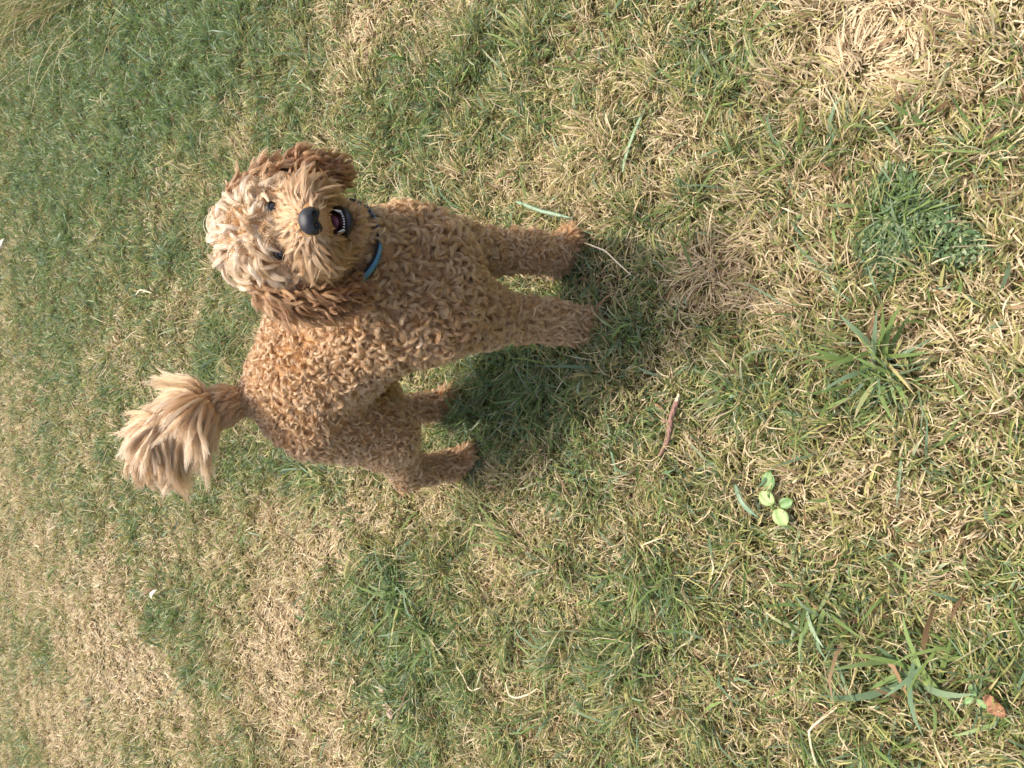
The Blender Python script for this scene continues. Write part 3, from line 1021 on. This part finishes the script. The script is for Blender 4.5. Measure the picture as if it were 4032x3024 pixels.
def coat(region, mask, dens):
    i = pick(mask, dens)
    n = len(i)
    c, lg = chestness[i] * (1 - legness[i]), legness[i]
    flow = jitdir(DOWN * 0.8 - HD * 0.45, n, 0.75 * 1) * (1 - lg)[:, None] + jitdir(DOWN, n, 0.35) * lg[:, None]
    L = rnd(n, 0.029, 0.043) + 0.012 * c - 0.004 * lg
    phi = rnd(n, 3.4, 5.2) + 0.3 * c - 1.9 * lg
    p, r, k = ringlets(P0[i], N0[i], flow, L, phi, rnd(n, -0.5, 0.5), 24, rnd(n, 0.0008, 0.0014) + 0.0005 * c, 0.8, 0.45, 12, 0.0008, 0.0)
    base = 0.5 + 0.22 * (NZ.fbm(P0[i], 14, 2) - 0.5) + RNG.normal(0, 0.09, n) - 0.06 * c
    add(region, p, r, base, 0.07, k)
    # fuzzy undercoat
    j = pick(mask, dens * 0.7)
    n = len(j)
    p, r, k = grow(P0[j], N0[j], jitdir(DOWN, n, 1.2), rnd(n, 0.014, 0.024), rnd(n, 0.3, 0.9), 0.002, 0.6, 10, 0.004, 0.2, 6, 0.0010)
    add(region, p, r, 0.42 + RNG.normal(0, 0.05, n), 0.08, k)


coat('trunk_fur', is_tag('trunk', 'neck', 'chest', 'thigh'), 11500)
for nm in ('FL', 'FR'):
    coat('fore_leg_fur_' + nm, is_tag('fore_leg_' + nm), 15000)
for nm in ('RL', 'RR'):
    coat('hind_leg_fur_' + nm, is_tag('hind_leg_' + nm), 15000)
# --- paws
for nm, pre in (('FL', 'fore'), ('FR', 'fore'), ('RL', 'hind'), ('RR', 'hind')):
    i = pick(is_tag(pre + '_paw_' + nm), 16000)
    n = len(i)
    p, r, k = grow(P0[i], N0[i], jitdir(DOWN * 0.7 + HD * 0.5, n, 0.4), rnd(n, 0.014, 0.026), rnd(n, 0.3, 0.7), 0.0018, 0.6, 22, 0.0028, 0.5, 7, 0.0010)
    add(pre + '_leg_fur_' + nm, p, r, 0.36 + RNG.normal(0, 0.07, n), 0.07, k)

# --- skull: long loose locks, paler
i = pick(is_tag('skull'), 11000)
n = len(i)
q = P0[i] - SK
X, Y, Z = q @ hx, q @ hy, q @ hz
flow = (np.sign(Y) * np.minimum(np.abs(Y) * 22, 1))[:, None] * hy - 0.35 * hx + DOWN * 0.35 + np.where(Z > 0.02, 0.2, -0.6)[:, None] * hz
flow = unit(flow) + RNG.normal(0, 0.45, (n, 3))
top = smooth01((Z + 0.01) / 0.05)
front = smooth01((X - 0.02) / 0.03)
de = np.minimum(np.linalg.norm(P0[i] - EYE_L, axis=1), np.linalg.norm(P0[i] - EYE_R, axis=1))
ey = 0.42 + 0.58 * smooth01((de - 0.014) / 0.022)
L = rnd(n, 0.036, 0.056) * (1 + 0.22 * top) * (1 - 0.35 * front) * ey
p, r, k = ringlets(P0[i], N0[i], flow, L, rnd(n, 2.4, 4.6) * (1 - 0.3 * front), rnd(n, -0.7, 0.7), 34, rnd(n, 0.0013, 0.0021), 0.5, 0.5, 13, 0.0008, 0.1, 0.004, 0.35)
add('head_fur', p, r, 0.70 + 0.14 * top - 0.25 * (1 - smooth01((de - 0.010) / 0.016)) + RNG.normal(0, 0.10, n), 0.07, k)  # tint darkened round the eyes: tear staining plus socket shade painted in
j = pick(is_tag('skull'), 9000)
n = len(j)
de = np.minimum(np.linalg.norm(P0[j] - EYE_L, axis=1), np.linalg.norm(P0[j] - EYE_R, axis=1))
ey = 0.25 + 0.75 * smooth01((de - 0.012) / 0.02)
p, r, k = grow(P0[j], N0[j], jitdir(DOWN, n, 1.0), rnd(n, 0.018, 0.030) * ey, rnd(n, 0.4, 0.9), 0.003, 0.8, 12, 0.004, 0.3, 7, 0.0009)
add('head_fur', p, r, 0.6 + RNG.normal(0, 0.06, n), 0.08, k)

# --- muzzle and cheeks: hair radiates from the nose, longer towards the moustache
i = pick(is_tag('muzzle', 'cheek'), 45000)
n = len(i)
q = P0[i] - NOSE_C
X, Y, Z = (P0[i] - SK) @ hx, (P0[i] - SK) @ hy, (P0[i] - SK) @ hz
radial = unit(q - (q @ hx)[:, None] * hx)
side = smooth01((np.abs(Y) - 0.014) / 0.022) * smooth01((0.008 - Z) / 0.03)
far = smooth01((np.linalg.norm(q, axis=1) - 0.018) / 0.045)
flow = unit(radial * 0.9 - hx * (0.25 + 0.35 * far)[:, None] + side[:, None] * (-hz * 0.35 + DOWN * 0.25)) + RNG.normal(0, 0.22, (n, 3))
de = np.minimum(np.linalg.norm(P0[i] - EYE_L, axis=1), np.linalg.norm(P0[i] - EYE_R, axis=1))
under = smooth01((-0.030 - Z) / 0.012) * smooth01((0.020 - np.abs(Y)) / 0.010)
L = (0.015 + 0.026 * far + 0.022 * side * rnd(n, 0.4, 1.2)) * (0.25 + 0.75 * smooth01((de - 0.012) / 0.03)) * (1 - 0.35 * under)
lift = rnd(n, 0.20, 0.55) + 0.10 * (1 - far)
p, r, k = ringlets(P0[i], N0[i], flow, L, 0.9 + 2.0 * far * rnd(n, 0.3, 1.2), rnd(n, -0.6, 0.6), 20, 0.0008 + 0.0009 * far, 0.25, 0.75, 11, 0.0008, 0.15, 0.003, 0.3, 0.2)
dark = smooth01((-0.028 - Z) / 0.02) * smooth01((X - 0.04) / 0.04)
add('muzzle_fur', p, r, 0.54 + 0.08 * smooth01((Z + 0.01) / 0.03) - 0.30 * dark - 0.25 * (1 - smooth01((de - 0.010) / 0.016)) + RNG.normal(0, 0.07, n), 0.06, k)  # darker tint near the eyes again: part tear stain, part painted shade

# --- beard under the jaw
i = pick(is_tag('jaw'), 24000)
n = len(i)
p, r, k = grow(P0[i], N0[i], jitdir(-hz * 0.9 - hx * 0.2, n, 0.35), rnd(n, 0.018, 0.040), rnd(n, 0.2, 0.6), rnd(n, 0.001, 0.004), rnd(n, 0.5, 1.1), 20, 0.0018, 0.2, 9, 0.0009)
add('beard', p, r, 0.26 + RNG.normal(0, 0.07, n), 0.07, k)

# --- ears: long wavy russet hair hanging down
for tn in ('ear_L', 'ear_R'):
    sg = 1 if tn == 'ear_L' else -1
    i = pick(is_tag(tn), 20000)
    n = len(i)
    q = P0[i] - SK
    low = smooth01((0.02 - q @ hz) / 0.09)
    flow = jitdir(-hz * 0.75 + DOWN * 0.35 + hy * sg * 0.25, n, 0.22)
    L = rnd(n, 0.042, 0.066) * (1.0 - 0.25 * low)
    p, r, k = grow(P0[i], N0[i], flow, L, rnd(n, 0.12, 0.4), rnd(n, 0.0025, 0.0055), rnd(n, 0.7, 1.5), 30, rnd(n, 0.0013, 0.0022), 0.4, 13, 0.0009)
    add('ear_fur_' + tn, p, r, 0.10 + 0.14 * (1 - low) + RNG.normal(0, 0.10, n), 0.07, k)

# --- tail: long feathering that sweeps back and falls
i = pick(is_tag('tail'), 36000)
n = len(i)
tt = np.zeros(n)
TP = np.array(TAIL)
dmin = np.full(n, 9.0)
tdir = np.zeros((n, 3))
for a in range(4):
    ba = TP[a + 1] - TP[a]
    u = np.clip(((P0[i] - TP[a]) @ ba) / ba.dot(ba), 0, 1)
    d_ = np.linalg.norm(P0[i] - TP[a] - u[:, None] * ba, axis=1)
    sel = d_ < dmin
    dmin[sel] = d_[sel]
    tt[sel] = (a + u[sel]) / 4
    tdir[sel] = unit(ba)
fe = smooth01((tt - 0.12) / 0.4)
backd = unit(-HD * 0.75 + DOWN * 0.75 - LF * 0.15)
flow = unit(tdir * 0.75 + backd * (0.05 + 0.75 * fe)[:, None]) + RNG.normal(0, 0.10, (n, 3))
upw = smooth01((0.6 - N0[i][:, 2]) / 0.9)
L = 0.022 + 0.165 * fe * rnd(n, 0.6, 1.15) * (1 - 0.30 * smooth01((tt - 0.75) / 0.25)) * (0.6 + 0.4 * upw)
p, r, k = grow(P0[i], N0[i], flow, L, rnd(n, 0.0, 0.06) + 0.05 * (1 - fe), 0.0015 + 0.0030 * fe * rnd(n, 0.2, 1.1), 0.5 + 0.7 * rnd(n, 0, 1), 32, 0.0016 + 0.0012 * fe, 0.55, 15, 0.0009, wave=0.003, tipspread=1.4)
add('tail_fur', p, r, 0.46 + 0.16 * fe + RNG.normal(0, 0.12, n), 0.08, k)


def fur_material():
    mt = bpy.data.materials.new('apricot_fur')
    mt.use_nodes = True
    nt = mt.node_tree
    N, Lk = nt.nodes, nt.links
    N.remove(N['Principled BSDF'])
    out = N['Material Output']
    at = N.new('ShaderNodeAttribute')
    at.attribute_name = 'tint'
    rp = N.new('ShaderNodeValToRGB')
    cr = rp.color_ramp
    stops = [(0.0, (0.30, 0.125, 0.05)), (0.25, (0.48, 0.25, 0.10)), (0.5, (0.64, 0.40, 0.19)), (0.75, (0.76, 0.55, 0.32)), (1.0, (0.86, 0.72, 0.52))]
    while len(cr.elements) < len(stops):
        cr.elements.new(0.5)
    for e, (p_, c) in zip(cr.elements, stops):
        e.position = p_
        e.color = (*c, 1)
    Lk.new(at.outputs['Fac'], rp.inputs['Fac'])
    hb = N.new('ShaderNodeBsdfHairPrincipled')
    hb.parametrization = 'COLOR'
    Lk.new(rp.outputs['Color'], hb.inputs['Color'])
    hb.inputs['Roughness'].default_value = 0.42
    hb.inputs['Radial Roughness'].default_value = 0.6
    hb.inputs['Random Roughness'].default_value = 0.2
    df = N.new('ShaderNodeBsdfDiffuse')
    Lk.new(rp.outputs['Color'], df.inputs['Color'])
    mx = N.new('ShaderNodeMixShader')
    mx.inputs[0].default_value = 0.4
    Lk.new(hb.outputs[0], mx.inputs[1])
    Lk.new(df.outputs[0], mx.inputs[2])
    Lk.new(mx.outputs[0], out.inputs['Surface'])
    return mt


fur = fur_material()
nstr = 0
for region, lays in LAYERS.items():
    for suffix in ('',):
        groups = {}
        for (p, r, t_) in lays:
            groups.setdefault(p.shape[1], []).append((p, r, t_))
        # one object per region: resample layers to a common point count
        M = max(groups)
        PP, RR, TT = [], [], []
        for mm, ls in groups.items():
            for (p, r, t_) in ls:
                if mm != M:
                    x = np.linspace(0, mm - 1, M)
                    i0 = np.minimum(x.astype(int), mm - 2)
                    f = (x - i0)
                    p = p[:, i0] * (1 - f)[None, :, None] + p[:, i0 + 1] * f[None, :, None]
                    r = r[:, i0] * (1 - f) + r[:, i0 + 1] * f
                PP.append(p)
                RR.append(r)
                TT.append(t_)
        PP, RR, TT = np.concatenate(PP), np.concatenate(RR), np.concatenate(TT)
    nstr += len(PP)
    nm = region
    for x in ('_FL', '_FR', '_RL', '_RR', '_ear_L', '_ear_R'):
        nm = nm.replace(x, '')
    link(nm, curves_np(nm, PP - DOG_BASE, RR, {'tint': np.clip(TT, 0, 1)}), fur, dog)
print('strands', nstr)

# ------------------------------------------------------------------ nose, eyes, mouth, collar
def grid_mesh(name, fn, lo, hi, h, m_, parent=None, smooth=True):
    """mesh of an implicit surface given in head coordinates"""
    lo, hi = np.array(lo, float), np.array(hi, float)
    n = np.ceil((hi - lo) / h).astype(int) + 1
    g = np.stack(np.meshgrid(*[lo[i] + h * np.arange(n[i]) for i in range(3)], indexing='ij'), -1)
    v, f = surface_nets(fn(g), lo, h)
    vw = SK + v[:, :1] * hx + v[:, 1:2] * hy + v[:, 2:] * hz
    return link(name, mesh_np(name, vw - DOG_BASE, f, smooth), m_, parent)


def ell(g, c, r):
    q = (g - np.array(c)) / np.array(r)
    l = np.sqrt((q * q).sum(-1))
    return (l - 1) * min(r)


NZ_OFF = np.array([0.0, 0.0, -0.0140])


def nose_fn(g):
    g = g - NZ_OFF
    ay = np.abs(g[..., 1])
    ga = np.stack([g[..., 0], ay, g[..., 2]], -1)
    d = ell(g, (0.1165, 0, -0.006), (0.0165, 0.0180, 0.0140))
    d = smin(d, ell(ga, (0.1165, 0.0095, -0.012), (0.0150, 0.0090, 0.0100)), 0.004)
    nostril = ell(ga, (0.1325, 0.0078, -0.0118), (0.0055, 0.0042, 0.0036))
    slit = ell(ga, (0.1270, 0.0150, -0.0160), (0.0055, 0.0055, 0.0016))
    groove = ell(g, (0.1335, 0, -0.017), (0.0035, 0.0009, 0.010))
    for c_ in (nostril, slit, groove):
        d = np.maximum(d, -c_)
    return d


black_nose = simple_mat('nose_leather', (0.014, 0.014, 0.016), 0.42, 0.5, 0.3, 900, 0.35)
grid_mesh('nose', nose_fn, (0.095, -0.026, -0.046), (0.140, 0.026, 0.0), 0.0009, black_nose, dog)

eye_m = simple_mat('eye', (0.012, 0.006, 0.003), 0.06, 0.6, 0.3, 200, 0, 1.0)
lid_m = simple_mat('eyelid', (0.02, 0.012, 0.009), 0.5, 0.4, 0.3, 300)
for sg in (1, -1):
    c = (0.0480, sg * 0.030, 0.010)
    e = grid_mesh('eye', lambda g, c=c: ell(g, c, (0.0095, 0.0095, 0.0095)), [v - 0.012 for v in c], [v + 0.012 for v in c], 0.0009, eye_m, dog)

    def lid(g, c=c):
        q = g - np.array(c)
        shell = np.abs(np.sqrt((q * q).sum(-1)) - 0.0100) - 0.0011
        opening = ell(g, (c[0] + 0.010, c[1] + sg * 0.001, c[2]), (0.009, 0.0088, 0.0062))
        return np.maximum(shell, -opening)
    grid_mesh('eyelid', lid, [v - 0.014 for v in c], [v + 0.014 for v in c], 0.0007, lid_m, e)

# mouth: dark inner mouth with lips, tongue and lower teeth
lip_m = simple_mat('lip', (0.016, 0.014, 0.015), 0.35, 0.5, 0.3, 400, 0.2)
gum_m = simple_mat('mouth_lining', (0.10, 0.035, 0.04), 0.35, 0.5, 0.3, 200)
tongue_m = simple_mat('tongue', (0.34, 0.13, 0.16), 0.4, 0.5, 0.2, 700, 0.4)
tooth_m = simple_mat('tooth_enamel', (0.80, 0.77, 0.68), 0.2, 0.5, 0.05, 300)


def jaw_u(x):
    """half width of the jaw arch at distance x along the muzzle"""
    return 0.0165 * np.sqrt(np.clip((0.1005 - x) / 0.030, 0, 1)) + 0.006 * np.clip((0.0705 - x) / 0.05, 0, 1)


def ju(x):
    return float(jaw_u(np.array(x)))


def jz(x):
    return -0.0665 - 0.14 * (x - 0.05)


def arch(n=40, x0=0.03):
    xs = x0 + (0.1005 - x0) * np.sin(np.linspace(0, np.pi / 2, n))
    l_ = [(x, ju(x)) for x in xs]
    return l_ + [(x, -y) for x, y in l_[::-1][1:]]


def lip_fn(g):
    d = np.full(g.shape[:-1], 1.0)
    pts = arch(24, 0.028)
    pp = [np.array((x + 0.002, y * 1.18, jz(x) - 0.0055)) for x, y in pts]
    for a_, b_ in zip(pp[:-1], pp[1:]):
        d = smin(d, prim_d(g, a_, b_, 0.0048, 0.0048), 0.003)
    return d


def lining_fn(g):
    d = prim_d(g, np.array((0.02, 0, -0.070)), np.array((0.084, 0, jz(0.084) - 0.010)), 0.016, 0.0125)
    return d


def tongue_fn(g):
    q = g.copy()
    d = ell(q, (0.056, 0, -0.0650), (0.036, 0.0125, 0.0075))
    gr = ell(q, (0.056, 0, -0.0565), (0.034, 0.0012, 0.0020))
    return np.maximum(d, -gr)


mouth = grid_mesh('mouth', lining_fn, (0.0, -0.03, -0.104), (0.105, 0.03, -0.04), 0.0014, gum_m, dog)
grid_mesh('lower_lip', lip_fn, (0.015, -0.034, -0.098), (0.112, 0.034, -0.045), 0.0014, lip_m, mouth)
grid_mesh('tongue', tongue_fn, (0.015, -0.02, -0.082), (0.105, 0.02, -0.045), 0.0012, tongue_m, mouth)


def tooth(base, tip, r):
    base, tip = np.array(base, float), np.array(tip, float)
    ax = unit(tip - base)
    a = unit(np.cross(ax, np.array([0.3, 0.2, 1.0])))
    b = np.cross(ax, a)
    vs_, fs_ = [], []
    prof = [(0, 0.9), (0.25, 1.0), (0.55, 0.82), (0.8, 0.5), (0.95, 0.22), (1.0, 0.0)]
    K = 8
    for (t, w_) in prof:
        for j in range(K):
            an = 2 * np.pi * j / K
            vs_.append(base + (tip - base) * t + (a * np.cos(an) + b * np.sin(an) * 0.8) * r * max(w_, 0.02))
    for i in range(len(prof) - 1):
        for j in range(K):
            fs_.append((i * K + j, i * K + (j + 1) % K, (i + 1) * K + (j + 1) % K, (i + 1) * K + j))
    v = np.array(vs_)
    vw = SK + v[:, :1] * hx + v[:, 1:2] * hy + v[:, 2:] * hz
    link('tooth', mesh_np('tooth', vw - DOG_BASE, np.array(fs_)), tooth_m, mouth)


for sg in (1, -1):
    tooth((0.0925, sg * 0.0118, -0.0740), (0.0975, sg * 0.0155, -0.0610), 0.0024)
    for k, (y, x) in enumerate(((0.0018, 0.1010), (0.0053, 0.1000), (0.0086, 0.0975))):
        tooth((x - 0.002, sg * y, -0.0750), (x, sg * y * 1.03, -0.0700 + 0.0003 * k), 0.0019)


# collar: a band round the neck that follows the coat
collar_m = simple_mat('black_webbing', (0.018, 0.018, 0.020), 0.7, 0.3, 0.3, 900, 0.4)
blue_m = simple_mat('blue_webbing', (0.10, 0.26, 0.42), 0.65, 0.3, 0.2, 700, 0.4)
ca = unit(np.array([0.308, -0.360, 0.880]))
ce = D(0.44, 0.01, 0.545) + ca * 0.133
cn = unit(ca + 0.16 * unit(np.array([0.0, -1.0, -0.4])))
cb = unit(np.cross(cn, np.array([1.0, 0.1, 0.0])))
cc = np.cross(cn, cb)


def band(name, half, proud, m_, parent):
    K = 96
    an = np.linspace(0, 2 * np.pi, K, endpoint=False)
    d = np.cos(an)[:, None] * cb + np.sin(an)[:, None] * cc
    rr = np.full(K, 0.04)
    for _ in range(60):
        rr = np.minimum(rr + np.clip(0.013 - sdf(ce + d * rr[:, None]), 0, 0.01), 0.112)
    ker = np.array([1, 2, 3, 4, 3, 2, 1.0])
    for _ in range(3):
        rr = sum(w_ * np.roll(rr, o_ - 3) for o_, w_ in enumerate(ker)) / ker.sum()
    rr = rr + proud
    ring = []
    for (o_, q_) in ((-half, 0), (half, 0), (half, 0.0022), (-half, 0.0022)):
        ring.append(ce + d * (rr + q_)[:, None] + cn * o_)
    v = np.concatenate(ring)
    f = []
    for a_ in range(4):
        for k_ in range(K):
            f.append((a_ * K + k_, a_ * K + (k_ + 1) % K, ((a_ + 1) % 4) * K + (k_ + 1) % K, ((a_ + 1) % 4) * K + k_))
    return link(name, mesh_np(name, v - DOG_BASE, np.array(f), False), m_, parent)


col_o = band('collar', 0.0105, 0.0, collar_m, dog)
col_o['label'] = 'blue and black collar half hidden in the curls'
band('blue_trim', 0.0062, 0.0012, blue_m, col_o)
